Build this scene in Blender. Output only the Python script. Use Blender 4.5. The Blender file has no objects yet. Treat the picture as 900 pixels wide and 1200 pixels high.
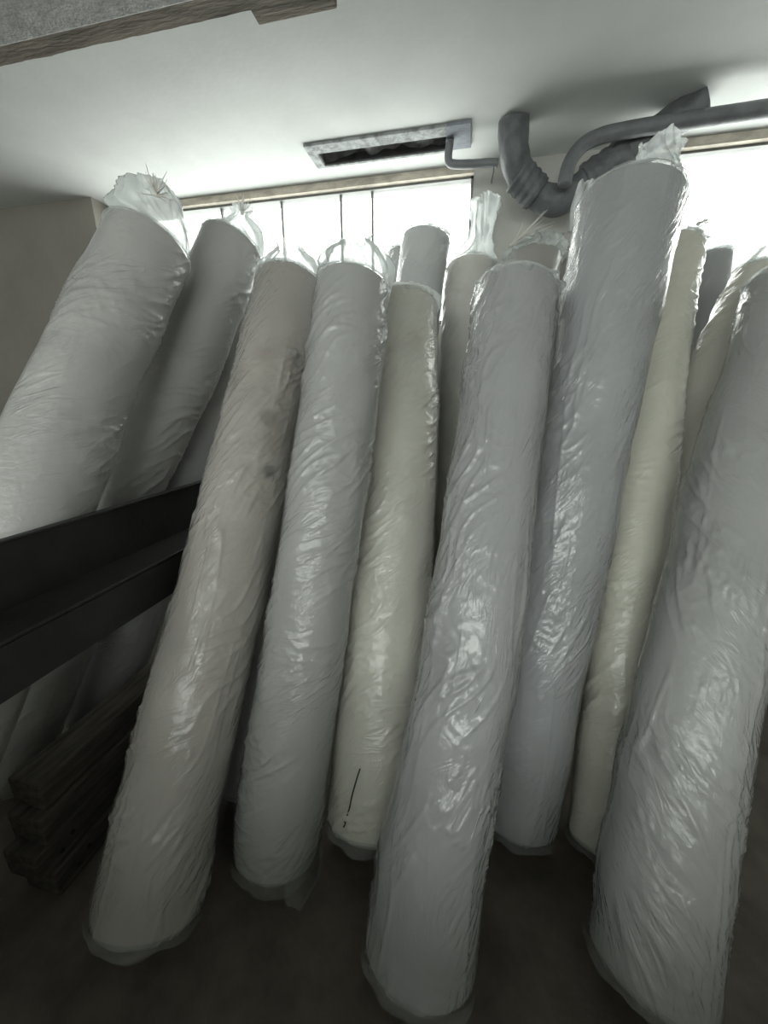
import bpy, bmesh, math, random
import numpy as np
from mathutils import Vector, Matrix

# ------------------------------------------------------------------ helpers
C = bpy.context.scene.collection
rng = random.Random(7)

def link(name, me, m=None, parent=None):
    o = bpy.data.objects.new(name, me)
    C.objects.link(o)
    if m: me.materials.append(m)
    if parent: o.parent = parent
    return o

def tag(o, label, cat, group=None):
    o['label'] = label; o['category'] = cat
    if group: o['group'] = group
    return o

def thing(name, label, cat, loc, group=None):
    o = bpy.data.objects.new(name, None); C.objects.link(o)
    o.location = loc; o.empty_display_size = .1
    return tag(o, label, cat, group)

def struct(o):
    o['kind'] = 'structure'; return o

def grid_mesh(name, P, closed=False, caps=(), smooth=True):
    """P: (rows, cols, 3) array of points -> quad mesh; closed joins the columns."""
    n, k = P.shape[:2]
    co = P.reshape(-1, 3)
    kk = k if closed else k - 1
    i = np.arange(n - 1)[:, None] * k; j = np.arange(kk)[None, :]; j2 = (j + 1) % k
    F = np.stack([i + j, i + j2, i + k + j2, i + k + j], -1).reshape(-1, 4)
    me = bpy.data.meshes.new(name)
    loops = F.ravel().tolist(); tot = [4] * len(F)
    for c in caps:
        ring = list(range(k)) if c == 0 else list(range((n - 1) * k, n * k))
        if c == 0: ring = ring[::-1]
        loops += ring; tot.append(len(ring))
    start = np.concatenate([[0], np.cumsum(tot)[:-1]])
    me.vertices.add(len(co)); me.vertices.foreach_set('co', co.astype(np.float32).ravel())
    me.loops.add(len(loops)); me.loops.foreach_set('vertex_index', np.array(loops, np.int32))
    me.polygons.add(len(tot)); me.polygons.foreach_set('loop_start', start.astype(np.int32))
    me.polygons.foreach_set('use_smooth', np.full(len(tot), smooth))
    me.update(calc_edges=True); me.validate()
    return me

def bm_mesh(name, bm, smooth=False):
    me = bpy.data.meshes.new(name)
    bmesh.ops.recalc_face_normals(bm, faces=bm.faces)
    bm.to_mesh(me); bm.free()
    if smooth:
        for p in me.polygons: p.use_smooth = True
    return me

def box(bm, lo, hi, bevel=0):
    v = [bm.verts.new((x, y, z)) for x in (lo[0], hi[0]) for y in (lo[1], hi[1]) for z in (lo[2], hi[2])]
    fs = [bm.faces.new([v[i] for i in q]) for q in ((0,1,3,2),(4,6,7,5),(0,4,5,1),(2,3,7,6),(0,2,6,4),(1,5,7,3))]
    if bevel:
        es = list({e for f in fs for e in f.edges})
        bmesh.ops.bevel(bm, geom=es, offset=bevel, segments=2, affect='EDGES', profile=.5)

def boxes(name, lst, bevel=0, off=(0,0,0)):
    bm = bmesh.new()
    for lo, hi in lst:
        box(bm, [lo[i]-off[i] for i in range(3)], [hi[i]-off[i] for i in range(3)], bevel)
    return bm_mesh(name, bm)

def perlin(x, y, seed=0):
    x, y = np.broadcast_arrays(np.asarray(x, float), np.asarray(y, float))
    ix = np.floor(x).astype(np.int64); iy = np.floor(y).astype(np.int64)
    fx = x - ix; fy = y - iy
    def g(a, b, dx, dy):
        h = (a * 374761393 + b * 668265263 + seed * 974634777 + 1013904223) & 0xffffffff
        h = ((h ^ (h >> 13)) * 1274126177) & 0xffffffff
        h = (h ^ (h >> 16)) / 4294967296.0 * 2 * np.pi
        return np.cos(h) * dx + np.sin(h) * dy
    u = fx*fx*fx*(fx*(fx*6-15)+10); v = fy*fy*fy*(fy*(fy*6-15)+10)
    a = g(ix, iy, fx, fy)*(1-u) + g(ix+1, iy, fx-1, fy)*u
    b = g(ix, iy+1, fx, fy-1)*(1-u) + g(ix+1, iy+1, fx-1, fy-1)*u
    return (a*(1-v) + b*v) * 1.45

def ridge(x, y, seed, p=3.0, k=2.4):
    return np.clip(1 - np.abs(perlin(x, y, seed)) * k, 0, 1) ** p

def sstep(a, b, x):
    t = np.clip((x-a)/(b-a), 0, 1); return t*t*(3-2*t)

def catmull(pts, n):
    pts = [np.array(p, float) for p in pts]
    pts = [2*pts[0]-pts[1]] + pts + [2*pts[-1]-pts[-2]]
    out = []
    for i in range(1, len(pts)-2):
        p0, p1, p2, p3 = pts[i-1:i+3]
        for t in np.linspace(0, 1, n, endpoint=False):
            out.append(.5*(2*p1+(p2-p0)*t+(2*p0-5*p1+4*p2-p3)*t*t+(3*p1-p0-3*p2+p3)*t**3))
    out.append(pts[-2]); return np.array(out)

def tube_grid(path, rad, k=20, lump=0, seed=3):
    """points on a tube along path (n,3); rad scalar or (n,)"""
    path = np.array(path); n = len(path); rad = np.broadcast_to(rad, (n,))
    T = np.gradient(path, axis=0); T /= np.linalg.norm(T, axis=1)[:, None]
    e = np.cross(T[0], [0.3, .2, 1.0]); e /= np.linalg.norm(e)
    G = np.zeros((n, k, 3)); th = np.linspace(0, 2*np.pi, k, endpoint=False)
    s = np.concatenate([[0], np.cumsum(np.linalg.norm(np.diff(path, axis=0), axis=1))])
    for i in range(n):
        e = e - T[i]*(e@T[i]); e /= np.linalg.norm(e); f = np.cross(T[i], e)
        rr = rad[i]
        if lump:
            rr = rr*(1 + lump*perlin(np.cos(th)*1.6+s[i]/.07, np.sin(th)*1.6+s[i]/.11, seed))
        else: rr = np.full(k, rr)
        G[i] = path[i] + (np.cos(th)*rr)[:, None]*e + (np.sin(th)*rr)[:, None]*f
    return G

# ------------------------------------------------------------------ materials
def new_mat(name):
    m = bpy.data.materials.new(name); m.use_nodes = True
    nt = m.node_tree; nt.nodes.clear()
    return m, nt.nodes, nt.links

def surf_mat(name, col, rough=.8, var=.12, scale=6, bump=.0, bscale=60, col2=None, metal=0, stretch=None, spec=.5, detail=4):
    m, N, L = new_mat(name)
    out = N.new('ShaderNodeOutputMaterial'); p = N.new('ShaderNodeBsdfPrincipled')
    tc = N.new('ShaderNodeTexCoord'); no = N.new('ShaderNodeTexNoise')
    no.inputs['Scale'].default_value = scale; no.inputs['Detail'].default_value = detail; no.inputs['Roughness'].default_value = .6
    src = tc.outputs['Object']
    if stretch:
        mp = N.new('ShaderNodeMapping'); mp.inputs['Scale'].default_value = stretch
        L.new(src, mp.inputs['Vector']); src = mp.outputs['Vector']
    L.new(src, no.inputs['Vector'])
    r = N.new('ShaderNodeValToRGB')
    c2 = col2 or tuple(c*(1-var*2) for c in col)
    r.color_ramp.elements[0].color = (*c2, 1); r.color_ramp.elements[1].color = (*col, 1)
    r.color_ramp.elements[0].position = .32; r.color_ramp.elements[1].position = .62
    L.new(no.outputs['Fac'], r.inputs['Fac']); L.new(r.outputs['Color'], p.inputs['Base Color'])
    p.inputs['Roughness'].default_value = rough; p.inputs['Metallic'].default_value = metal
    p.inputs['Specular IOR Level'].default_value = spec
    if bump:
        nb = N.new('ShaderNodeTexNoise'); nb.inputs['Scale'].default_value = bscale; nb.inputs['Detail'].default_value = 5
        L.new(src, nb.inputs['Vector'])
        b = N.new('ShaderNodeBump'); b.inputs['Strength'].default_value = bump; b.inputs['Distance'].default_value = .01
        L.new(nb.outputs['Fac'], b.inputs['Height']); L.new(b.outputs['Normal'], p.inputs['Normal'])
    L.new(p.outputs[0], out.inputs['Surface'])
    return m

def fabric_mat(name, col, stain=None):
    m, N, L = new_mat(name)
    out = N.new('ShaderNodeOutputMaterial'); p = N.new('ShaderNodeBsdfPrincipled')
    tc = N.new('ShaderNodeTexCoord')
    no = N.new('ShaderNodeTexNoise'); no.inputs['Scale'].default_value = 5; no.inputs['Detail'].default_value = 3
    L.new(tc.outputs['Object'], no.inputs['Vector'])
    r = N.new('ShaderNodeValToRGB')
    r.color_ramp.elements[0].color = (*[c*.88 for c in col], 1); r.color_ramp.elements[1].color = (*col, 1)
    r.color_ramp.elements[0].position = .35; r.color_ramp.elements[1].position = .6
    L.new(no.outputs['Fac'], r.inputs['Fac']); c_out = r.outputs['Color']
    if stain:
        for (loc, rad, colr, amt) in stain:          # dirt blotches on the cloth, fixed places
            mp = N.new('ShaderNodeMapping'); mp.inputs['Location'].default_value = [-v for v in loc]
            L.new(tc.outputs['Object'], mp.inputs['Vector'])
            ns = N.new('ShaderNodeTexNoise'); ns.inputs['Scale'].default_value = 22; ns.inputs['Detail'].default_value = 4
            L.new(tc.outputs['Object'], ns.inputs['Vector'])
            ln = N.new('ShaderNodeVectorMath'); ln.operation = 'LENGTH'; L.new(mp.outputs['Vector'], ln.inputs[0])
            ad = N.new('ShaderNodeMath'); ad.operation = 'MULTIPLY_ADD'; ad.inputs[1].default_value = rad*1.6; ad.inputs[2].default_value = -rad*.8
            L.new(ns.outputs['Fac'], ad.inputs[0])
            s = N.new('ShaderNodeMath'); s.operation = 'ADD'; L.new(ln.outputs['Value'], s.inputs[0]); L.new(ad.outputs[0], s.inputs[1])
            mr = N.new('ShaderNodeMapRange'); mr.interpolation_type = 'SMOOTHSTEP'
            mr.inputs['From Min'].default_value = rad*.35; mr.inputs['From Max'].default_value = rad
            mr.inputs['To Min'].default_value = amt; mr.inputs['To Max'].default_value = 0
            L.new(s.outputs[0], mr.inputs['Value'])
            mx = N.new('ShaderNodeMixRGB'); mx.inputs[2].default_value = (*colr, 1)
            L.new(mr.outputs[0], mx.inputs[0]); L.new(c_out, mx.inputs[1]); c_out = mx.outputs[0]
    L.new(c_out, p.inputs['Base Color'])
    p.inputs['Roughness'].default_value = .95; p.inputs['Specular IOR Level'].default_value = .15
    nb = N.new('ShaderNodeTexNoise'); nb.inputs['Scale'].default_value = 220; nb.inputs['Detail'].default_value = 3
    L.new(tc.outputs['Object'], nb.inputs['Vector'])
    b = N.new('ShaderNodeBump'); b.inputs['Strength'].default_value = .25; b.inputs['Distance'].default_value = .004
    L.new(nb.outputs['Fac'], b.inputs['Height']); L.new(b.outputs['Normal'], p.inputs['Normal'])
    L.new(p.outputs[0], out.inputs['Surface'])
    return m

def thin_ior(N, L, fr, ior):
    # a thin sheet reflects alike from both faces
    ge = N.new('ShaderNodeNewGeometry'); mr = N.new('ShaderNodeMapRange')
    mr.inputs['To Min'].default_value = ior; mr.inputs['To Max'].default_value = 1/ior
    L.new(ge.outputs['Backfacing'], mr.inputs['Value']); L.new(mr.outputs[0], fr.inputs['IOR'])

def film_mat(name, opacity=.3, rough=.2, gloss=1.0, tint=(.84,.83,.815), bump=.35, bscale=26, crease=None, tl_share=.4):
    """thin polythene: see-through, milky, with a Fresnel gloss"""
    m, N, L = new_mat(name)
    out = N.new('ShaderNodeOutputMaterial')
    tr = N.new('ShaderNodeBsdfTransparent'); tr.inputs['Color'].default_value = (.97, .98, .98, 1)
    df = N.new('ShaderNodeBsdfDiffuse'); df.inputs['Color'].default_value = (*tint, 1)
    tl = N.new('ShaderNodeBsdfTranslucent'); tl.inputs['Color'].default_value = (*tint, 1)
    gl = N.new('ShaderNodeBsdfGlossy'); gl.inputs['Roughness'].default_value = rough
    tc = N.new('ShaderNodeTexCoord')
    no = N.new('ShaderNodeTexNoise'); no.inputs['Scale'].default_value = bscale; no.inputs['Detail'].default_value = 5
    no.inputs['Distortion'].default_value = .6
    L.new(tc.outputs['Object'], no.inputs['Vector'])
    b = N.new('ShaderNodeBump'); b.inputs['Strength'].default_value = bump; b.inputs['Distance'].default_value = .01
    L.new(no.outputs['Fac'], b.inputs['Height'])
    if crease:        # sharp fine creases of the stretched film, running at an angle round the roll
        uv = N.new('ShaderNodeUVMap'); h_prev = None
        for (ang, sx, sy, st, msc) in crease:
            mp = N.new('ShaderNodeMapping'); mp.inputs['Rotation'].default_value = (0, 0, -math.radians(ang)); L.new(uv.outputs[0], mp.inputs['Vector'])
            ms = N.new('ShaderNodeMapping'); ms.inputs['Scale'].default_value = (sx, sy, 1); L.new(mp.outputs[0], ms.inputs['Vector'])
            n1 = N.new('ShaderNodeTexNoise'); n1.inputs['Scale'].default_value = 1; n1.inputs['Detail'].default_value = 2; n1.inputs['Distortion'].default_value = .5
            L.new(ms.outputs[0], n1.inputs['Vector'])
            a = N.new('ShaderNodeMath'); a.operation = 'SUBTRACT'; a.inputs[1].default_value = .5; L.new(n1.outputs['Fac'], a.inputs[0])
            ab = N.new('ShaderNodeMath'); ab.operation = 'ABSOLUTE'; L.new(a.outputs[0], ab.inputs[0])
            mr = N.new('ShaderNodeMapRange'); mr.inputs['From Min'].default_value = 0; mr.inputs['From Max'].default_value = .10
            mr.inputs['To Min'].default_value = 1; mr.inputs['To Max'].default_value = 0; L.new(ab.outputs[0], mr.inputs['Value'])
            nm = N.new('ShaderNodeTexNoise'); nm.inputs['Scale'].default_value = msc; nm.inputs['Detail'].default_value = 2; L.new(uv.outputs[0], nm.inputs['Vector'])
            mk = N.new('ShaderNodeMapRange'); mk.interpolation_type = 'SMOOTHSTEP'; mk.inputs['From Min'].default_value = .46; mk.inputs['From Max'].default_value = .66
            L.new(nm.outputs['Fac'], mk.inputs['Value'])
            mu2 = N.new('ShaderNodeMath'); mu2.operation = 'MULTIPLY'; L.new(mr.outputs[0], mu2.inputs[0]); L.new(mk.outputs[0], mu2.inputs[1])
            mu3 = N.new('ShaderNodeMath'); mu3.operation = 'MULTIPLY'; mu3.inputs[1].default_value = st; L.new(mu2.outputs[0], mu3.inputs[0])
            if h_prev is None: h_prev = mu3.outputs[0]
            else:
                sm = N.new('ShaderNodeMath'); L.new(h_prev, sm.inputs[0]); L.new(mu3.outputs[0], sm.inputs[1]); h_prev = sm.outputs[0]
        b2 = N.new('ShaderNodeBump'); b2.inputs['Strength'].default_value = 1; b2.inputs['Distance'].default_value = .004
        L.new(h_prev, b2.inputs['Height']); L.new(b.outputs['Normal'], b2.inputs['Normal']); b = b2
    for s in (df, tl, gl): L.new(b.outputs['Normal'], s.inputs['Normal'])
    m1 = N.new('ShaderNodeMixShader'); m1.inputs[0].default_value = tl_share
    L.new(df.outputs[0], m1.inputs[1]); L.new(tl.outputs[0], m1.inputs[2])
    m2 = N.new('ShaderNodeMixShader'); m2.inputs[0].default_value = opacity
    L.new(tr.outputs[0], m2.inputs[1]); L.new(m1.outputs[0], m2.inputs[2])
    fr = N.new('ShaderNodeFresnel'); thin_ior(N, L, fr, 1.5); L.new(b.outputs['Normal'], fr.inputs['Normal'])
    mu = N.new('ShaderNodeMath'); mu.operation = 'MULTIPLY'; mu.inputs[1].default_value = gloss; mu.use_clamp = True
    L.new(fr.outputs[0], mu.inputs[0])
    m3 = N.new('ShaderNodeMixShader'); L.new(mu.outputs[0], m3.inputs[0])
    L.new(m2.outputs[0], m3.inputs[1]); L.new(gl.outputs[0], m3.inputs[2])
    L.new(m3.outputs[0], out.inputs['Surface'])
    return m

def glass_mat():
    m, N, L = new_mat('window_glass')
    out = N.new('ShaderNodeOutputMaterial')
    tr = N.new('ShaderNodeBsdfTransparent'); tr.inputs['Color'].default_value = (.95, .98, .97, 1)
    gl = N.new('ShaderNodeBsdfGlossy'); gl.inputs['Roughness'].default_value = .02
    fr = N.new('ShaderNodeFresnel'); thin_ior(N, L, fr, 1.45)
    mx = N.new('ShaderNodeMixShader')
    L.new(fr.outputs[0], mx.inputs[0]); L.new(tr.outputs[0], mx.inputs[1]); L.new(gl.outputs[0], mx.inputs[2])
    L.new(mx.outputs[0], out.inputs['Surface'])
    return m

M_CEIL = surf_mat('ceiling_plaster', (.68,.70,.685), .9, .05, 2.2, .07, 30)
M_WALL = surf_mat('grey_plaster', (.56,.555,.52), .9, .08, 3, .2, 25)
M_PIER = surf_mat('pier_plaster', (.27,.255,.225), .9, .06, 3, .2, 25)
M_SIDE = surf_mat('dim_wall_plaster', (.66,.66,.63), .9, .1, 2, .2, 25)
M_FLOOR = surf_mat('dark_concrete_floor', (.105,.090,.072), .75, .25, 5, .25, 40)
M_BEAM = surf_mat('rough_concrete', (.42,.42,.41), .95, .16, 14, .6, 70)
M_TRIM = surf_mat('brown_formwork', (.20,.175,.14), .9, .3, 9, .4, 50, stretch=(.4, 2, 2))
M_HEAD = surf_mat('window_head_plaster', (.60,.55,.47), .9, .2, 18, .4, 60, stretch=(.5, 1, 1))
M_FRAME = surf_mat('window_metal', (.20,.21,.20), .5, .1, 8)
M_GLASS = glass_mat()
M_STEEL = surf_mat('black_painted_steel', (.020,.020,.019), .5, .25, 10, .15, 60)
M_PLANK = surf_mat('dark_old_timber', (.10,.088,.075), .85, .35, 5, .4, 30, stretch=(8, 1, 8))
M_HOSE = surf_mat('grey_foil_tape', (.15,.16,.168), .55, .2, 12, .5, 35)
M_PIPE = surf_mat('grey_pipe_wrap', (.17,.18,.188), .5, .15, 10, .3, 40)
M_VENTF = surf_mat('vent_frame_plaster', (.40,.42,.42), .85, .28, 22, .5, 50)
M_PLATE = surf_mat('vent_plate', (.30,.32,.36), .85, .15, 14, .3, 50)
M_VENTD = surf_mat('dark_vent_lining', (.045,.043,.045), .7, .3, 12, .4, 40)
M_STRING = surf_mat('white_string', (.75,.73,.68), .8, .05, 30)
M_TEAR = surf_mat('dark_tear', (.02,.02,.02), .9, .05, 30)
def creases(ang): return ((ang, 7, 36, .55, 4), (ang+18, 14, 80, .28, 7), (ang-30, 9, 48, .24, 5))
FILM_KINDS = {'clear': dict(opacity=.38, rough=.22, gloss=1.35), 'dusty': dict(opacity=.46, rough=.30, gloss=1.15), 'glossy': dict(opacity=.32, rough=.18, gloss=1.6)}
M_BAG = film_mat('polythene_bag_top', .6, .22, .8, (.95,.98,.98), .4, 22, tl_share=.8)
M_HEM = film_mat('polythene_hem', .2, .25, .8, (.86,.88,.87), .5, 30)

# ------------------------------------------------------------------ room shell
H = 2.87; YB = 2.85; XL = -4.2; XR = 2.7; YF = -4.0
W1 = (-2.50, -0.055); W2 = (0.86, XR - .06); WZ = (2.0, 2.825); W3 = (-3.5, 1.6); W3Z = (1.2, 2.72)
struct(link('floor', boxes('floor', [((XL-.2, YF-.2, -.12), (XR+.2, YB+.2, 0))]), M_FLOOR))
V = (-.935, -.2, 2.535, 2.665)       # opening of the ceiling vent: x0 x1 y0 y1
struct(link('ceiling', boxes('ceiling', [
    ((XL-.2, YF-.2, H), (XR+.2, V[2], H+.1)), ((XL-.2, V[3], H), (XR+.2, YB+.2, H+.1)),
    ((XL-.2, V[2], H), (V[0], V[3], H+.1)), ((V[1], V[2], H), (XR+.2, V[3], H+.1))]), M_CEIL))
struct(link('wall_back', boxes('wall_back', [
    ((XL-.2, YB, 0), (XR+.2, YB+.2, WZ[0])), ((XL-.2, YB, WZ[0]), (W1[0], YB+.2, H)),
    ((W1[1], YB, WZ[0]), (W2[0], YB+.2, H)), ((W2[1], YB, WZ[0]), (XR+.2, YB+.2, H)),
    ((W1[0], YB+.03, WZ[1]+.02), (W1[1], YB+.2, H)), ((W2[0], YB+.03, WZ[1]+.02), (W2[1], YB+.2, H))]), M_WALL))
struct(link('wall_left', boxes('wall_left', [((XL-.2, YF-.2, 0), (XL, YB+.2, H))]), M_SIDE))
struct(link('wall_right', boxes('wall_right', [((XR, YF-.2, 0), (XR+.2, YB+.2, H))]), M_SIDE))
struct(link('wall_front', boxes('wall_front', [
    ((XL, YF-.2, 0), (XR, YF, W3Z[0])), ((XL, YF-.2, W3Z[1]), (XR, YF, H)),
    ((XL, YF-.2, W3Z[0]), (W3[0], YF, W3Z[1])), ((W3[1], YF-.2, W3Z[0]), (XR, YF, W3Z[1]))]), M_SIDE))
struct(link('added_shade_wall', boxes('added_shade_wall', [((XL, -.80, 0), (-.70, -.68, 1.18)), ((-.70, -.80, 0), (XR, -.68, .88))], .01), M_SIDE))  # added low wall behind the camera, unseen; shades roll feet and left side
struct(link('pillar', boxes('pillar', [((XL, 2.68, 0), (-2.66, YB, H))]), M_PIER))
struct(link('ceiling_beam', boxes('ceiling_beam', [((XL, .95, H-.09), (XR, 1.53, H))], .008), M_BEAM))
def wavy_strip(name, x0, x1, y0, y1, z0, z1, amp, m, seed):
    n = int((x1-x0)/.02); xs = np.linspace(x0, x1, n)
    P = np.zeros((n, 4, 3)); P[:, :, 0] = xs[:, None]
    a = amp*perlin(xs/.11, xs*0+.3, seed) + amp*.5*perlin(xs/.03, xs*0+.7, seed+1)
    P[:, 0, 1:] = (y0, z1); P[:, 1, 1:] = (y0, z0)
    P[:, 2, 1] = y1 + a; P[:, 2, 2] = z0 + a*.3; P[:, 3, 1] = y1 + a; P[:, 3, 2] = z1
    return link(name, grid_mesh(name, P, True, (0, 1), False), m)
struct(wavy_strip('trim_1', XL, XR, 1.531, 1.615, H-.075, H-.0005, .006, M_TRIM, 5))

def window(name, x0, x1, z0, z1, y, mull, inside=-1):
    w = bpy.data.objects.new(name, None); C.objects.link(w); w.location = ((x0+x1)/2, y, z0); struct(w)
    o = (w.location.x, y, z0)
    d = -inside*.09
    f = .016
    ya, yb = sorted((y + d*.3, y + d))
    link('window_frame', boxes('window_frame', [((x0, ya, z0), (x0+f, yb, z1)), ((x1-f, ya, z0), (x1, yb, z1)),
        ((x0, ya, z0), (x1, yb, z0+.03)), ((x0, ya, z1-.012), (x1, yb, z1))], 0, o), M_FRAME, w)
    ym = (ya+yb)/2
    for k in mull:
        link('mullion', boxes('mullion', [((k-.007, ym-.012, z0+.03), (k+.007, ym+.012, z1-.012))], .002, o), M_FRAME, w)
    ed = [x0+f] + [k for k in mull] + [x1-f]
    for a, b in zip(ed, ed[1:]):
        link('glass_pane', boxes('glass_pane', [((a+.008, ym-.002, z0+.03), (b-.008, ym+.002, z1-.012))], 0, o), M_GLASS, w)
    hd = wavy_strip('window_head', x0, x1, y-.012 if inside < 0 else y-.05, y+.05 if inside < 0 else y+.012, z1, z1+.043, .004, M_HEAD, 9)
    hd.parent = w; hd.location = (-o[0], -o[1], -o[2])
    # light from the sky comes in through the opening: a sampling portal, not a lamp
    la = bpy.data.lights.new(name+'_portal', 'AREA'); la.shape = 'RECTANGLE'; la.size = x1-x0; la.size_y = z1-z0
    la.cycles.is_portal = True
    lo = bpy.data.objects.new('sky_portal', la); C.objects.link(lo)
    lo.location = ((x0+x1)/2, y - inside*.15, (z0+z1)/2)
    lo.rotation_euler = (math.radians(-90 if inside < 0 else 90), 0, 0)
window('window_1', W1[0], W1[1], WZ[0], WZ[1], YB, (-1.80, -1.34, -.915, -.70))
window('window_2', W2[0], W2[1], WZ[0], WZ[1], YB, ())
window('window_3', W3[0], W3[1], W3Z[0], W3Z[1], YF, (-2.1, -1.0, .1), 1)

# ------------------------------------------------------------------ vent, pipes, hose
ve = thing('ceiling_vent', 'rough rectangular ceiling recess with dark torn lining above the window', 'vent', (-.55, 2.57, H))
o = tuple(ve.location)
x0, x1, y0, y1 = V
def ring_strip(lst, name, m): return link(name, boxes(name, lst, .003, o), m, ve)
ring_strip([((-.985, 2.455, H-.014), (x1, y0, H)), ((-.985, y1, H-.008), (x1, 2.685, H)), ((-.985, y0, H-.012), (x0, y1, H))], 'frame', M_VENTF)
ring_strip([((x1, 2.45, H-.016), (-.075, 2.655, H))], 'cover_plate', M_PLATE)
ring_strip([((x0, y0, H+.19), (x1, y1, H+.20)), ((x0, y0, H-.002), (x0+.006, y1, H+.19)), ((x1-.006, y0, H-.002), (x1, y1, H+.19)),
            ((x0+.006, y0, H-.002), (x1-.006, y0+.006, H+.19)), ((x0+.006, y1-.006, H-.002), (x1-.006, y1, H+.19))], 'duct_box', M_VENTD)
nx, ny = 90, 26
gx = np.linspace(x0+.008, x1-.008, nx)[:, None]; gy = np.linspace(y0+.008, y1-.008, ny)[None, :]
P = np.zeros((nx, ny, 3)); P[..., 0] = gx; P[..., 1] = gy
P[..., 2] = H+.045 + .018*ridge(gx/.22, gy/.16, 4) + .018*perlin(gx/.10, gy/.06, 2) - .05*sstep(.7, 1.15, (gy-y0)/(y1-y0) + .10*perlin(gx/.09, gx*0+.5, 6))
link('torn_lining', grid_mesh('torn_lining', P - np.array(o)), surf_mat('torn_lining', (.20,.195,.19), .5, .4, 14, .4, 40), ve)

def pipe(name, label, pts, rad, m, lump=0, n=14, k=22, ends=True, cat='pipe'):
    path = catmull(pts, n); base = path[0].copy()
    o = link(name, grid_mesh(name, tube_grid(path - base, rad, k, lump), True, (0, 1)), m)
    o.location = base
    return tag(o, label, cat)
hose = pipe('duct_hose', 'thick grey taped hose looping down from the ceiling behind the rolls', [
    (.135,2.50,H-.002),(.140,2.51,2.80),(.165,2.55,2.71),(.225,2.59,2.635),(.31,2.62,2.58),(.41,2.63,2.555),(.50,2.63,2.60),(.60,2.61,2.66),(.74,2.585,2.735),(.88,2.555,2.80),(.99,2.53,2.855)],
    .072, M_HOSE, .10, 14, 26, cat='hose')
for i, (px, ln) in enumerate((((.235,2.592,2.628), .075), ((.62,2.608,2.668), .10))):   # taped sleeves on the hose
    d = Vector((.8, .25, -.55) if i == 0 else (.83, -.14, .45)).normalized()
    c = np.array(px); path = np.array([c + np.array(d)*t for t in np.linspace(-ln, ln, 14)])
    link('tape_sleeve', grid_mesh('tape_sleeve', tube_grid(path - np.array(hose.location), .081 + .004*np.sin(np.arange(14)*1.9), 26, .09, 8), True, (0, 1)), M_HOSE, hose)
p1 = pipe('drain_pipe', 'thin grey pipe bending from the vent plate across to the hose', [
    (-.185,2.545,H-.017),(-.187,2.56,2.835),(-.192,2.575,2.79),(-.185,2.585,2.765),(-.15,2.59,2.755),(-.06,2.60,2.752),(.03,2.60,2.748),(.075,2.60,2.742)], .021, M_PIPE, .05, 10, 16)
link('wire_hook', grid_mesh('wire_hook', tube_grid(np.array([(.052,2.60,2.744),(.054,2.585,2.70),(.048,2.583,2.665),(.046,2.583,2.645)]) - np.array(p1.location), .004, 8), True, (0, 1)), M_PIPE, p1)
pipe('ceiling_pipe', 'grey wrapped pipe running under the ceiling above the right window', [
    (.405,2.47,2.555),(.408,2.47,2.60),(.425,2.47,2.66),(.475,2.47,2.715),(.56,2.47,2.742),(.70,2.47,2.752),(.9,2.47,2.757),(1.15,2.47,2.762),(1.4,2.47,2.765),(2.0,2.47,2.77),(2.68,2.47,2.775)], .034, M_PIPE, .04, 10, 18)
blk = tag(link('wood_block', boxes('wood_block', [((-.83,1.62,H-.055), (-.53,1.70,H-.0005))], .006, (-.68,1.66,H)), M_TRIM),
    'dark wooden block fixed to the ceiling beside the concrete beam', 'wood block')
blk.location = (-.68, 1.66, H)

# ------------------------------------------------------------------ dark steel rail and planks at the left
ra = thing('steel_rail', 'black steel rail crossing in front of the two left leaning rolls', 'rail', (-1.03, .2, 0))
o = tuple(ra.location)
ya, yb = -.55, 1.60
def part(name, lst, m, par, bev=.003): return link(name, boxes(name, lst, bev, o), m, par)
part('web_plate', [((-1.122, ya, .99), (-1.114, yb, 1.165)), ((-1.122, ya, 1.165), (-1.098, yb, 1.173))], M_STEEL, ra)
part('flange', [((-1.114, ya, .985), (-.968, yb, .995))], M_STEEL, ra)
part('lower_bar', [((-1.02, ya, .86), (-.968, yb, .984))], M_STEEL, ra)
for y in (ya+.03, yb-.07):
    part('post', [((-1.112, y, 0), (-1.042, y+.06, .984))], M_STEEL, ra)

timbers = [(-1.235, .130, .60, 1.62, 0, .095, 'lowest dark timber of the low stack left of the stained beige roll'),
           (-1.245, .125, .575, 1.60, .096, .195, 'second dark timber up in the low stack left of the stained beige roll'),
           (-1.240, .130, .61, 1.66, .196, .30, 'third dark timber up in the low stack left of the stained beige roll'),
           (-1.250, .120, .64, 1.58, .301, .40, 'topmost dark timber of the low stack left of the stained beige roll')]
for i, (xc, wd, a, b, z0, z1, lab) in enumerate(timbers):
    bm = bmesh.new(); box(bm, (-wd/2, 0, 0), (wd/2, b-a, z1-z0), .006)
    pl = link('wooden_timber', bm_mesh('wooden_timber', bm), M_PLANK); pl.location = (xc, a, z0)
    tag(pl, lab, 'timber', 'dark stacked timbers')
    if i < 2:
        for (dy, dz) in ((.07, .035), (.11, .06)):
            bm = bmesh.new(); bmesh.ops.create_cone(bm, cap_ends=True, segments=10, radius1=.008, radius2=.007, depth=.003,
                matrix=Matrix.Translation((wd/2+.001, dy, dz)) @ Matrix.Rotation(math.pi/2, 4, 'Y'))
            link('nail_head', bm_mesh('nail_head', bm), M_TEAR, pl)

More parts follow.
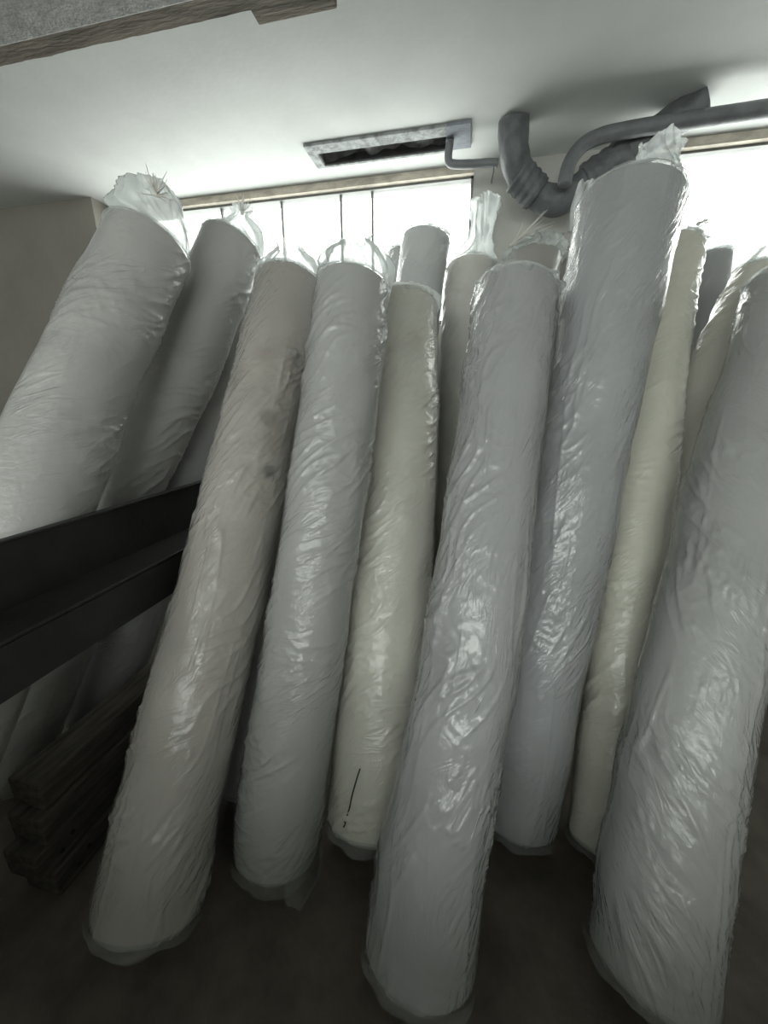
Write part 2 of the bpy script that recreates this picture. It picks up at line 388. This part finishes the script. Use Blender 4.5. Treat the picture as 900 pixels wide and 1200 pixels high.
# ------------------------------------------------------------------ fabric rolls
CAM = np.array([0, 0, 1.5]); YAW = math.radians(12.1)
RT = np.array([math.cos(YAW), math.sin(YAW), 0])
ROLLS = {
  'A': dict(b=(-1.4312, 0.226, 0.076), t=(-1.1689, 1.3922, 2.052), r=0.143,
    rad=[0.1537, 0.1537, 0.1537, 0.1537, 0.1537, 0.1485, 0.139, 0.1405, 0.1394],
    sh=[0.0036, 0.0036, 0.0036, 0.0036, 0.0036, -0.0017, -0.0067, 0.0001, 0.0034]),
  'B': dict(b=(-1.7214, 0.829, 0.0668), t=(-1.0577, 1.7827, 2.1743), r=0.1341,
    rad=[0.1274, 0.1274, 0.1274, 0.1274, 0.1274, 0.1349, 0.1408, 0.1377, 0.1306],
    sh=[-0.0067, -0.0067, -0.0067, -0.0067, -0.0067, 0.0008, 0.0066, 0.0036, -0.0035]),
  'C': dict(b=(-0.8352, 0.5995, 0.0754), t=(-0.751, 1.6825, 1.9606), r=0.1471,
    rad=[0.1489, 0.1491, 0.1503, 0.1483, 0.1488, 0.1492, 0.1456, 0.1476, 0.1425],
    sh=[0.0028, -0.0046, -0.0034, 0.0018, 0.0033, 0.0049, 0.0052, 0.0037, -0.0037]),
  'D': dict(b=(-0.5591, 0.8353, 0.0445), t=(-0.4124, 1.4494, 1.8938), r=0.1315,
    rad=[0.139, 0.1436, 0.1429, 0.1388, 0.1354, 0.1369, 0.1341, 0.1328, 0.1254],
    sh=[0.0054, 0.0005, 0.0014, 0.0039, 0.0051, 0.0067, 0.0038, 0.0026, -0.0049]),
  'E': dict(b=(-0.2589, 0.9804, 0.0725), t=(-0.3084, 1.9081, 1.9134), r=0.1564,
    rad=[0.1643, 0.1643, 0.1643, 0.1643, 0.1643, 0.1643, 0.1643, 0.1553, 0.1491],
    sh=[0.0078, 0.0078, 0.0078, 0.0078, 0.0078, 0.0078, 0.0078, -0.0011, -0.0073]),
  'F': dict(b=(-0.0448, 0.6687, 0.0636), t=(0.14, 1.5303, 1.8621), r=0.1401,
    rad=[0.1496, 0.1474, 0.1391, 0.1403, 0.1392, 0.1359, 0.1323, 0.1344, 0.1354],
    sh=[-0.0045, -0.0066, 0.0009, 0.0138, 0.0131, 0.0098, 0.0014, -0.0021, -0.0081]),
  'G': dict(b=(0.2323, 1.1395, 0.0436), t=(0.4917, 1.6873, 2.1586), r=0.1509,
    rad=[0.1535, 0.1509, 0.1472, 0.1473, 0.1487, 0.1439, 0.1503, 0.1593, 0.1616],
    sh=[0.0109, 0.0083, 0.0046, 0.0047, 0.0061, 0.0013, 0.0017, -0.002, 0.0019]),
  'H': dict(b=(0.5358, 1.0861, 0.0517), t=(0.761, 2.0255, 2.0944), r=0.1163,
    rad=[0.1118, 0.1118, 0.1118, 0.1118, 0.1118, 0.1118, 0.112, 0.1136, 0.1208],
    sh=[-0.0045, -0.0045, -0.0045, -0.0045, -0.0045, -0.0045, -0.0043, -0.0027, 0.0045]),
  'I': dict(b=(0.5237, 0.7702, 0.0731), t=(1.0194, 1.6633, 1.8722), r=0.144,
    rad=[0.144, 0.1479, 0.1444, 0.1442, 0.1442, 0.1442, 0.1413, 0.1305, 0.1298],
    sh=[0.0144, -0.0008, -0.0138, -0.0141, -0.0141, -0.0141, -0.0112, -0.0004, 0.0003]),
  'J': dict(b=(0.415, 1.5181, 0.0405), t=(1.1141, 2.0264, 2.0039), r=0.0955,
    rad=[0.1003, 0.1003, 0.1003, 0.1003, 0.1003, 0.1003, 0.1003, 0.0981, 0.0907],
    sh=[-0.0048, -0.0048, -0.0048, -0.0048, -0.0048, -0.0048, -0.0048, -0.0026, 0.0048]),
  'K': dict(b=(1.3733, 2.2804, 0.0237), t=(1.2179, 2.7064, 2.253), r=0.1091,
    rad=[0.1091, 0.1091, 0.1091, 0.1091, 0.1091, 0.1091, 0.1091, 0.1091, 0.1091],
    sh=[0.0, 0.0, 0.0, 0.0, 0.0, 0.0, 0.0, 0.0, 0.0]),
  'L': dict(b=(-0.4817, 2.0346, 0.0267), t=(-0.2857, 2.436, 2.3632), r=0.1316,
    rad=[0.1323, 0.1323, 0.1323, 0.1323, 0.1323, 0.1323, 0.1323, 0.1291, 0.1321],
    sh=[0.0007, 0.0007, 0.0007, 0.0007, 0.0007, 0.0007, 0.0007, -0.0025, 0.0006]),
  'M': dict(b=(-0.5641, 2.3157, 0.0229), t=(-0.4326, 2.688, 2.3704), r=0.1262,
    rad=[0.1262, 0.1262, 0.1262, 0.1262, 0.1262, 0.1262, 0.1262, 0.1262, 0.1262],
    sh=[0.0, 0.0, 0.0, 0.0, 0.0, 0.0, 0.0, 0.0, 0.0]),
  'N': dict(b=(-0.0168, 2.1766, 0.0295), t=(-0.0414, 2.6038, 2.2597), r=0.1458,
    rad=[0.1436, 0.1436, 0.1436, 0.1436, 0.1436, 0.1445, 0.1482, 0.1519, 0.1438],
    sh=[0.0022, 0.0022, 0.0022, 0.0022, 0.0022, 0.0012, -0.0025, -0.0062, 0.0019]),
  'O': dict(b=(0.0857, 1.8475, 0.0415), t=(0.2908, 2.4632, 2.2333), r=0.1392,
    rad=[0.1392, 0.1392, 0.1392, 0.1392, 0.1392, 0.1392, 0.1392, 0.1392, 0.1392],
    sh=[0.0, 0.0, 0.0, 0.0, 0.0, 0.0, 0.0, 0.0, 0.0]),
  'P': dict(b=(0.4474, 2.2884, 0.0252), t=(0.5728, 2.6797, 2.3739), r=0.1347,
    rad=[0.1347, 0.1347, 0.1347, 0.1347, 0.1347, 0.1347, 0.1347, 0.1347, 0.1347],
    sh=[0.0, 0.0, 0.0, 0.0, 0.0, 0.0, 0.0, 0.0, 0.0]),
  'Q': dict(b=(-0.7655, 1.0061, 0.0493), t=(-0.6246, 1.9711, 1.9656), r=0.1043,
    rad=[0.1043, 0.1043, 0.1043, 0.1043, 0.1043, 0.1043, 0.1043, 0.1043, 0.1043],
    sh=[0.0, 0.0, 0.0, 0.0, 0.0, 0.0, 0.0, 0.0, 0.0]),
  'S': dict(b=(-1.63, 1.1505, 0.0615), t=(-1.1803, 2.0392, 2.0227), r=0.1313,
    rad=[0.1313, 0.1313, 0.1313, 0.1313, 0.1313, 0.1313, 0.1313, 0.1313, 0.1313],
    sh=[0.0, 0.0, 0.0, 0.0, 0.0, 0.0, 0.0, 0.0, 0.0]),
}

GROUP = 'plastic wrapped fabric rolls'
CREAM = (.83,.81,.71); WHITE = (.62,.61,.60); GREY = (.50,.50,.51)
# key: label, cloth colour, film, fold direction (deg), fold strength, smooth share, seed
SPEC = {
 'A': ('wide grey-white roll leaning far left, capped by a tall clear film bag', (.53,.53,.515), 'dusty', 35, .9),
 'B': ('grey-white roll leaning left between the far-left roll and the stained beige roll', (.56,.555,.54), 'dusty', 40, 1.1),
 'C': ('warm beige-grey roll with small dirt stains, standing beside the black rail', (.46,.42,.375), 'clear', 55, 1.15),
 'D': ('light grey roll with rippled film standing between the stained beige roll and cream roll', (.46,.46,.46), 'clear', 35, 1.1),
 'E': ('cream roll with a thin dark tear low on its film', CREAM, 'clear', 40, 1.05),
 'F': ('light grey roll nearest the camera in the centre, with glossy creased film', (.455,.455,.47), 'glossy', 68, 1.25),
 'G': ('tallest blue-grey roll, rising nearly to the ceiling before the right window', (.42,.43,.46), 'glossy', 60, .8),
 'H': ('slim cream-yellow roll squeezed right behind the tallest blue-grey roll', (.82,.80,.68), 'clear', 30, .9),
 'I': ('big grey roll at the far right edge with crinkled film', (.43,.435,.435), 'clear', 125, 1.15),
 'J': ('slim cream roll leaning right, behind the big grey roll at the far right', (.78,.76,.67), 'clear', 30, .9),
 'K': ('dark grey roll whose top shows before the right window', (.27,.28,.31), 'clear', 40, .6),
 'L': ('pale grey roll standing tallest against the left window, behind the cream rolls', (.68,.69,.71), 'clear', 50, .6),
 'M': ('grey roll half hidden left of the pale grey roll at the left window', (.62,.63,.64), 'glossy', 60, .8),
 'N': ('cream roll against the column, topped by a tall twisted film bag', (.78,.76,.71), 'dusty', 25, .9),
 'O': ('brown-grey roll tied with string, its top showing behind the nearest central roll', (.34,.32,.29), 'clear', 35, .9),
 'P': ('beige roll with two upright film strips, hidden behind the tallest roll', (.52,.48,.43), 'clear', 50, .9),
 'Q': ('grey roll almost hidden behind the stained beige roll, its foot showing', (.50,.50,.49), 'dusty', 40, .8),
 'S': ('shaded grey roll behind the black rail, left of the stained beige roll', (.46,.46,.46), 'dusty', 40, .7),
}
STAIN = {'C': True}
NT = np.linspace(0, 1, 9)

class Roll:
    def __init__(s, key, d):
        s.key = key
        s.b = np.array(d['b']); s.t = np.array(d['t']); a = s.t - s.b; s.L = np.linalg.norm(a); s.a = a/s.L
        s.rad = np.array(d['rad']); s.sh = np.array(d['sh']); s.r = d['r']
        k = np.ones(3)/3
        v = (s.b+s.t)/2 - CAM
        e2 = np.cross(s.a, v); e2 /= np.linalg.norm(e2)
        if e2 @ RT < 0: e2 = -e2
        e1 = np.cross(s.a, e2); e1 /= np.linalg.norm(e1)
        if e1 @ (CAM - (s.b+s.t)/2) < 0: e1 = -e1
        s.e1, s.e2 = e1, e2
        s.org = np.array([s.b[0], s.b[1], 0.0])
        # the film's lowest point must stand on the floor
        s.seed = sum(ord(c) for c in key)*13
    def prof(s, t):
        from_t = np.clip(t, 0, 1)
        # smooth interpolation (cubic through the table)
        i = np.clip((from_t*8).astype(int), 0, 7); f = from_t*8 - i; f = f*f*(3-2*f)
        return s.rad[i]*(1-f)+s.rad[i+1]*f, s.sh[i]*(1-f)+s.sh[i+1]*f
    def lumps(s, th, z):
        q = s.r*th
        return .0045*perlin(q/.16+9, z/.20, s.seed) + .0018*perlin(q/.07, z/.11+4, s.seed+1)
    def pts(s, th, z, R):
        rr, sh = s.prof(z/s.L)
        c = s.b + s.a*z[..., None] + s.e2*sh[..., None]
        return c + R[..., None]*(np.cos(th)[..., None]*s.e1 + np.sin(th)[..., None]*s.e2)
    def film(s, th, z, beta, amp):
        q = s.r*th
        b = math.radians(beta); w = .05*perlin(q/.2, z/.25, s.seed+5)
        q1 = q*math.cos(b) + z*math.sin(b) + w; q2 = -q*math.sin(b) + z*math.cos(b) + w
        m1 = sstep(-.25, .45, perlin(q/.22+3, z/.30, s.seed+6)); m2 = sstep(-.1, .5, perlin(q/.15, z/.19+7, s.seed+7))
        h = .0050*ridge(q1/.24, q2/.050, s.seed+8)*m1 + .0026*ridge(q1/.10, q2/.020, s.seed+9)*m2
        h = h + .0022*ridge(q/.06+z/.2, z/.05, s.seed+10, 2.5)*m1*.7
        # straight creases running along the roll
        h = h + .0045*ridge(q/.045, z/.55, s.seed+11, 5, 3)*sstep(.0, .5, perlin(q/.1, z/.4, s.seed+12))*(1 if beta > 50 else .12)
        return amp*1.35*h

def roll_parts(key):
    R = Roll(key, ROLLS[key]); label, col, film, beta, amp = SPEC[key]
    root = thing('fabric_roll', label, 'fabric roll', R.org, GROUP)
    big = key in 'ABCDEFGHI'
    # cloth
    nt, nz = (150, 250) if big else (64, 110)
    th = np.linspace(-np.pi, np.pi, nt, endpoint=False)[None, :]; zz = np.linspace(0, R.L, nz)
    ed = .02
    zz = np.concatenate([[0, .003, .008, .014], zz[1:-1], [R.L-.014, R.L-.008, R.L-.003, R.L]]); zz.sort()
    z = zz[:, None]
    def rounding(z):
        d = np.clip(np.minimum(z, R.L-z), 0, ed); return ed - np.sqrt(np.maximum(ed*ed-(ed-d)**2, 0))
    r0, _ = R.prof(z/R.L)
    th, z = np.broadcast_arrays(th, z)
    seam = sstep(math.pi, math.pi-.35, np.abs(th)); ends = sstep(0, .03, z)*sstep(0, .03, R.L-z)
    RR = r0 - .004 + (R.lumps(th, z) + .75*R.film(th, z, beta, amp))*seam*ends - rounding(z)
    P = R.pts(th, z, RR)
    # rolled-up layers on the two ends
    def endcap(zc, sgn):
        rows = []
        rr = R.prof(np.array(zc/R.L))[0]
        for i, f in enumerate(np.linspace(.85, .12, 16)):
            dz = sgn*(.003 if i % 2 else -.004)
            rows.append(R.pts(th[0], np.full(nt, zc+dz), np.full(nt, (rr-.02)*f)))
        return np.array(rows)
    P = np.concatenate([endcap(0, 1)[::-1], P, endcap(R.L, -1)])
    cm = fabric_mat('cloth_'+key.lower(), col, CLOTH_STAINS.get(key))
    link('fabric_body', grid_mesh('fabric_body', P - R.org, True, (0, 1)), cm, root)
    # film
    nt, nz = (190, 330) if big else (110, 170)
    th = np.linspace(-np.pi, np.pi, nt, endpoint=False)[None, :]; z = np.linspace(.002, R.L+.004, nz)[:, None]
    th, z = np.broadcast_arrays(th, z)
    r0, _ = R.prof(z/R.L)
    seam = sstep(math.pi, math.pi-.35, np.abs(th))
    RR = r0 + R.lumps(th, z)*seam + (R.film(th, z, beta, amp))*seam - rounding(np.clip(z, .004, R.L-.004))*.85
    F = R.pts(th, z, RR)
    F[..., 2] = np.maximum(F[..., 2], .001)
    me = grid_mesh('plastic_wrap', F - R.org, True)
    uvl = me.uv_layers.new(name='UVMap'); vi = np.zeros(len(me.loops), np.int32); me.loops.foreach_get('vertex_index', vi)
    uv = np.stack([(R.r*th).ravel()[vi] + R.seed*.37, z.ravel()[vi]], -1); uvl.data.foreach_set('uv', uv.astype(np.float32).ravel())
    fm = film_mat('polythene_'+key.lower(), crease=creases(beta), **FILM_KINDS[film])
    link('plastic_wrap', me, fm, root)
    return R, root, F

def bag(R, root, prof, seed, folds=9, crumple=.018, name='bag_top', m=None, ragged=.01, fold_amp=.2, k=110, rows=46):
    """film gathered above the top rim; prof = [(right, up, radius)] in metres from the centre of the roll's top"""
    ctr = R.t + R.e2*R.sh[-1]
    pr = catmull([(0, -.012, R.rad[-1]*1.0+.005)] + [(0, .002, R.rad[-1]*.99+.004)] + list(prof), max(4, rows//(len(prof)+1)))
    n = len(pr); th = np.linspace(0, 2*np.pi, k, endpoint=False)
    zax = np.array([0, 0, 1.0]); P = np.zeros((n, k, 3)); s = np.linspace(0, 1, n)
    for i, (dx, dz, rr) in enumerate(pr):
        rr = max(rr, .004)
        w = sstep(0, .5, s[i])
        e1 = R.e1*(1-w) + np.array([0, -1, 0])*w; e2 = R.e2*(1-w) + np.array([1., 0, 0])*w
        up = dz*((R.a)*(1-w) + zax*w)
        f = 1 + fold_amp*w*np.sin(folds*th + seed + 2.5*s[i]) + .6*fold_amp*w*np.sin((folds*2+1)*th + seed*2 - 3*s[i])
        cr = crumple*sstep(.06, .45, s[i])*(perlin(np.cos(th)*2.1+seed, np.sin(th)*2.1+s[i]*4, seed) + .7*ridge(np.cos(th)*3+seed, np.sin(th)*3+s[i]*3, seed+2))
        q = rr*f + cr*min(1, rr/.03)
        ring = ctr + up + np.array([dx, 0, 0]) + q[:, None]*(np.cos(th)[:, None]*e1 + np.sin(th)[:, None]*e2)
        ring[:, 2] += ragged*s[i]**3*2*perlin(np.cos(th)*1.3+seed, np.sin(th)*1.3+.4, seed+3)
        P[i] = ring
    return link(name, grid_mesh(name, P - R.org, True), m or M_BAG, root)

def strip(root, org, pts, wid, seed, name='film_strip', m=None, dirn=(1, 0, 0), thin=.0):
    """a crumpled ribbon of film standing up along pts"""
    path = catmull(pts, 12); n = len(path); k = 14
    wid = np.interp(np.linspace(0, 1, n), np.linspace(0, 1, len(wid)), wid)
    u = np.linspace(-1, 1, k); P = np.zeros((n, k, 3)); d = np.array(dirn, float); d /= np.linalg.norm(d)
    nrm = np.array([-d[1], d[0], 0])
    for i in range(n):
        wob = .018*perlin(u*1.7+seed, u*0+i*.15, seed) + .008*np.sin(u*5+i*.3)
        P[i] = path[i] + (u*wid[i])[:, None]*d + wob[:, None]*nrm
        P[i, :, 2] += .012*perlin(u*2, u*0+seed, seed+2)*(i/n)
    return link(name, grid_mesh(name, P - org), m or M_BAG, root)

def straws(root, org, p, dirs, seed, ln=.07, name='string_tie', rad=.0014, knot=.008):
    """knotted string or twisted film: a knot with loose ends fanning out, one mesh"""
    r = random.Random(seed); V = []; Fs = []
    bm = bmesh.new()
    bmesh.ops.create_icosphere(bm, subdivisions=2, radius=knot, matrix=Matrix.Translation(Vector(p) - Vector(org)))
    for i in range(dirs[1]):
        d = Vector(dirs[0]) + Vector((r.uniform(-1, 1), r.uniform(-.6, .6), r.uniform(-1, 1)))*dirs[2]
        d.normalize(); l = ln*r.uniform(.5, 1.1)
        side = Vector((r.uniform(-1, 1), r.uniform(-1, 1), r.uniform(-1, 1)))*.25
        pts = [np.array(Vector(p) - Vector(org) + d*(l*t) + side*(l*t*t)) for t in (0, .35, .7, 1)]
        G = tube_grid(np.array(pts), np.array([rad*1.4, rad*1.2, rad, rad*.5]), 5)
        vs = [[bm.verts.new(G[a, b]) for b in range(5)] for a in range(4)]
        for a in range(3):
            for b in range(5):
                bm.faces.new((vs[a][b], vs[a][(b+1) % 5], vs[a+1][(b+1) % 5], vs[a+1][b]))
    return link(name, bm_mesh(name, bm, True), M_STRING, root)

def hem(R, root, seed, ln=.03, th0=-1.5, th1=1.5, flare=.0, z0=.004, m=None, name='film_hem'):
    """loose film edge hanging past the foot of the roll on the camera side"""
    n, k = 12, 90; th = np.linspace(th0, th1, k)[None, :]; s = np.linspace(0, 1, n)[:, None]
    th, s = np.broadcast_arrays(th, s)
    l = ln*(.6 + .5*perlin(th*1.6, th*0+.3, seed) + .15*perlin(th*6, th*0, seed+1))
    l = np.maximum(l, .004)*np.cos(np.pi/2*np.clip((2*th-(th0+th1))/(th1-th0), -1, 1)*.98)**.5
    fade = np.cos(np.pi/2*np.clip((2*th-(th0+th1))/(th1-th0), -1, 1)*.98)**.5
    z = (z0 + .02)*fade - s*(l+(z0+.02)*fade)
    rr = R.rad[0] + .006 + flare*s*s + .003*s*np.sin(th*9+seed) + .004*perlin(th*4, s*2, seed+2)*s
    P = R.pts(th, z, rr)
    P[..., 2] = np.maximum(P[..., 2], .002 + .002*s)
    return link(name, grid_mesh(name, P - R.org), m or M_HEM, root)

CLOTH_STAINS = {}
_c = Roll('C', ROLLS['C'])
def on_roll(R, z, th, off=0):
    r, _ = R.prof(np.array([z/R.L])); return R.pts(np.array([th]), np.array([z]), r+off)[0] - R.org
CLOTH_STAINS['C'] = [(on_roll(_c, 1.52, .13), .042, (.10,.07,.04), .9), (on_roll(_c, 1.328, .37), .042, (.05,.035,.015), 1),
                     (on_roll(_c, 1.452, .36), .07, (.24,.20,.15), .7), (on_roll(_c, 1.753, -.28), .045, (.24,.17,.13), .8),
                     (on_roll(_c, 1.665, -.05), .15, (.42,.36,.31), .6), (on_roll(_c, 1.22, .3), .05, (.36,.31,.26), .5), (on_roll(_c, 1.27, .4), .07, (.42,.38,.28), .5)]
CLOTH_STAINS['E'] = [(on_roll(Roll('E', ROLLS['E']), 1.79, .34), .06, (.42,.38,.26), .4)]
RO = {}; ROOT = {}; FILM = {}
for key in SPEC:
    RO[key], ROOT[key], FILM[key] = roll_parts(key)

def B(key, prof, seed, **kw): return bag(RO[key], ROOT[key], prof, seed, **kw)
def top(key, dx=0, dy=0, dz=0): return RO[key].t + np.array([dx, dy, dz])
B('A', [(.004,.04,.134),(.012,.085,.118),(.018,.135,.092),(.02,.172,.066),(.022,.188,.040),(.022,.190,.012)], 1, folds=3, crumple=.017, fold_amp=.06, ragged=.004)
B('B', [(.01,.03,.115),(.03,.07,.06),(.045,.10,.03),(.055,.125,.04)], 2, crumple=.007, ragged=.004)
B('C', [(0,.055,.125),(.005,.10,.085),(.0,.13,.05),(-.005,.15,.055)], 3, crumple=.012, ragged=.006, fold_amp=.14)
B('D', [(0,.055,.118),(.0,.095,.085),(.01,.12,.045),(.01,.135,.05)], 4, crumple=.010, ragged=.006, fold_amp=.12)
B('E', [(0,.05,.13),(0,.075,.08),(0,.09,.04)], 5, crumple=.008, ragged=.005, fold_amp=.1)
B('F', [(0,.02,.115),(0,.03,.07),(-.02,.04,.03),(-.03,.05,.03)], 6, crumple=.007, ragged=.004)
B('G', [(.02,.035,.12),(.05,.075,.075),(.06,.12,.055),(.065,.155,.06)], 7, folds=3, crumple=.014, ragged=.012, fold_amp=.14)
B('H', [(.02,.03,.09),(.05,.06,.04),(.07,.075,.02),(.09,.09,.03)], 8, crumple=.007, ragged=.004)
B('I', [(0,.02,.1),(0,.05,.06),(0,.07,.03)], 9, crumple=.007, ragged=.004)
B('J', [(.0,.03,.07),(.01,.06,.05),(.02,.09,.035)], 10, crumple=.007, ragged=.004)
B('K', [(.02,.02,.09),(.05,.045,.05),(.08,.05,.02),(.10,.07,.03)], 11, crumple=.007, ragged=.004)
B('L', [(0,.015,.10),(0,.025,.05),(0,.03,.03)], 12, crumple=.007, ragged=.004)
B('M', [(0,.02,.10),(-.01,.04,.06),(-.02,.06,.03)], 13, crumple=.007, ragged=.004)
B('N', [(.02,.06,.09),(.05,.13,.05),(.055,.20,.05),(.06,.29,.062),(.065,.33,.05)], 14, folds=5, crumple=.03)
B('O', [(.01,.05,.12),(.02,.09,.07),(.02,.11,.03)], 15, crumple=.03)
B('P', [(-.01,.02,.11),(-.02,.03,.06),(-.03,.035,.03)], 16, crumple=.008)
B('Q', [(0,.02,.08),(0,.03,.03)], 17, crumple=.007, ragged=.004)
B('S', [(0,.02,.1),(0,.04,.04)], 18, crumple=.007, ragged=.004)

def tie(key, p, d, n, spread, seed, **kw): return straws(ROOT[key], RO[key].org, tuple(RO[key].t + np.array(p)), (d, n, spread), seed, **kw)
tie('A', (.10, -.05, .115), (.5,-.2,.4), 26, .9, 1, ln=.075)
tie('B', (.06, -.02, .10), (.2,-.1,.8), 18, .7, 2, ln=.07)
tie('O', (-.13, -.06, .05), (.8,-.2,.55), 9, .35, 3, ln=.20, rad=.002)
tie('H', (.085, -.02, .085), (.9,0,.35), 10, .3, 4, ln=.06)
strip(ROOT['P'], RO['P'].org, [top('P',-.075,-.14,.0), top('P',-.075,-.17,.09), top('P',-.06,-.19,.20)], (.03,.045,.035), 3)
strip(ROOT['P'], RO['P'].org, [top('P',.02,-.14,.0), top('P',.03,-.17,.07), top('P',.045,-.19,.15)], (.04,.035,.02), 5)

for key, s, ln in (('A',1,.02),('C',2,.022),('D',3,.03),('E',4,.03),('F',5,.02),('G',6,.02),('H',7,.03),('I',8,.022),('Q',9,.02)):
    hem(RO[key], ROOT[key], s, ln)
# twisted loose film at the foot of the light grey roll, below the cream roll, and left of the tallest roll
hem(RO['D'], ROOT['D'], 21, .14, .3, 1.7, .02, .05, name='loose_film')
hem(RO['E'], ROOT['E'], 22, .16, .1, 1.3, .01, .02, name='loose_film')
hem(RO['G'], ROOT['G'], 23, .09, -1.5, -.35, .03, .03, name='loose_film')

# the dark tear low on the cream roll
def tear(key, zt):
    R = RO[key]; F = FILM[key]; pts = []
    nz, nt = F.shape[:2]
    for z, th in zt:
        i = int(round(z/R.L*(nz-1))); j = int(round((th+math.pi)/(2*math.pi)*nt)) % nt
        d = np.cos(th)*R.e1 + np.sin(th)*R.e2
        pts.append(F[i, j] + d*.0012)
    g = tube_grid(catmull(pts, 6) - R.org, .0022, 8)
    link('tear', grid_mesh('tear', g, True, (0, 1)), M_TEAR, ROOT[key])
tear('E', [(.224,-.33),(.186,-.39),(.145,-.47),(.107,-.48),(.08,-.53)])
tear('E', [(.064,-.555),(.054,-.575),(.045,-.60)])

# ------------------------------------------------------------------ sky, camera, view
w = bpy.data.worlds.new('overcast_sky'); bpy.context.scene.world = w; w.use_nodes = True
bg = w.node_tree.nodes['Background']; bg.inputs['Color'].default_value = (1.0, .985, .955, 1); bg.inputs['Strength'].default_value = 6.0

cam = bpy.data.cameras.new('camera'); co = bpy.data.objects.new('camera', cam); C.objects.link(co)
pitch = math.radians(-16.0)
fw = Vector((-math.sin(YAW)*math.cos(pitch), math.cos(YAW)*math.cos(pitch), math.sin(pitch)))
co.location = (0, 0, 1.5); co.rotation_euler = fw.to_track_quat('-Z', 'Y').to_euler()
cam.sensor_fit = 'VERTICAL'; cam.sensor_height = 36; cam.lens = 451/1200*36; cam.clip_start = .02
sc = bpy.context.scene; sc.camera = co
sc.view_settings.view_transform = 'Standard'; sc.view_settings.look = 'None'; sc.view_settings.gamma = 1
sc.view_settings.use_curve_mapping = False; sc.view_settings.exposure = 0.3
sc.cycles.use_denoising = True; sc.cycles.max_bounces = 10; sc.cycles.diffuse_bounces = 6; sc.cycles.transparent_max_bounces = 24
sc.cycles.caustics_reflective = False; sc.cycles.caustics_refractive = False; sc.cycles.sample_clamp_indirect = 6
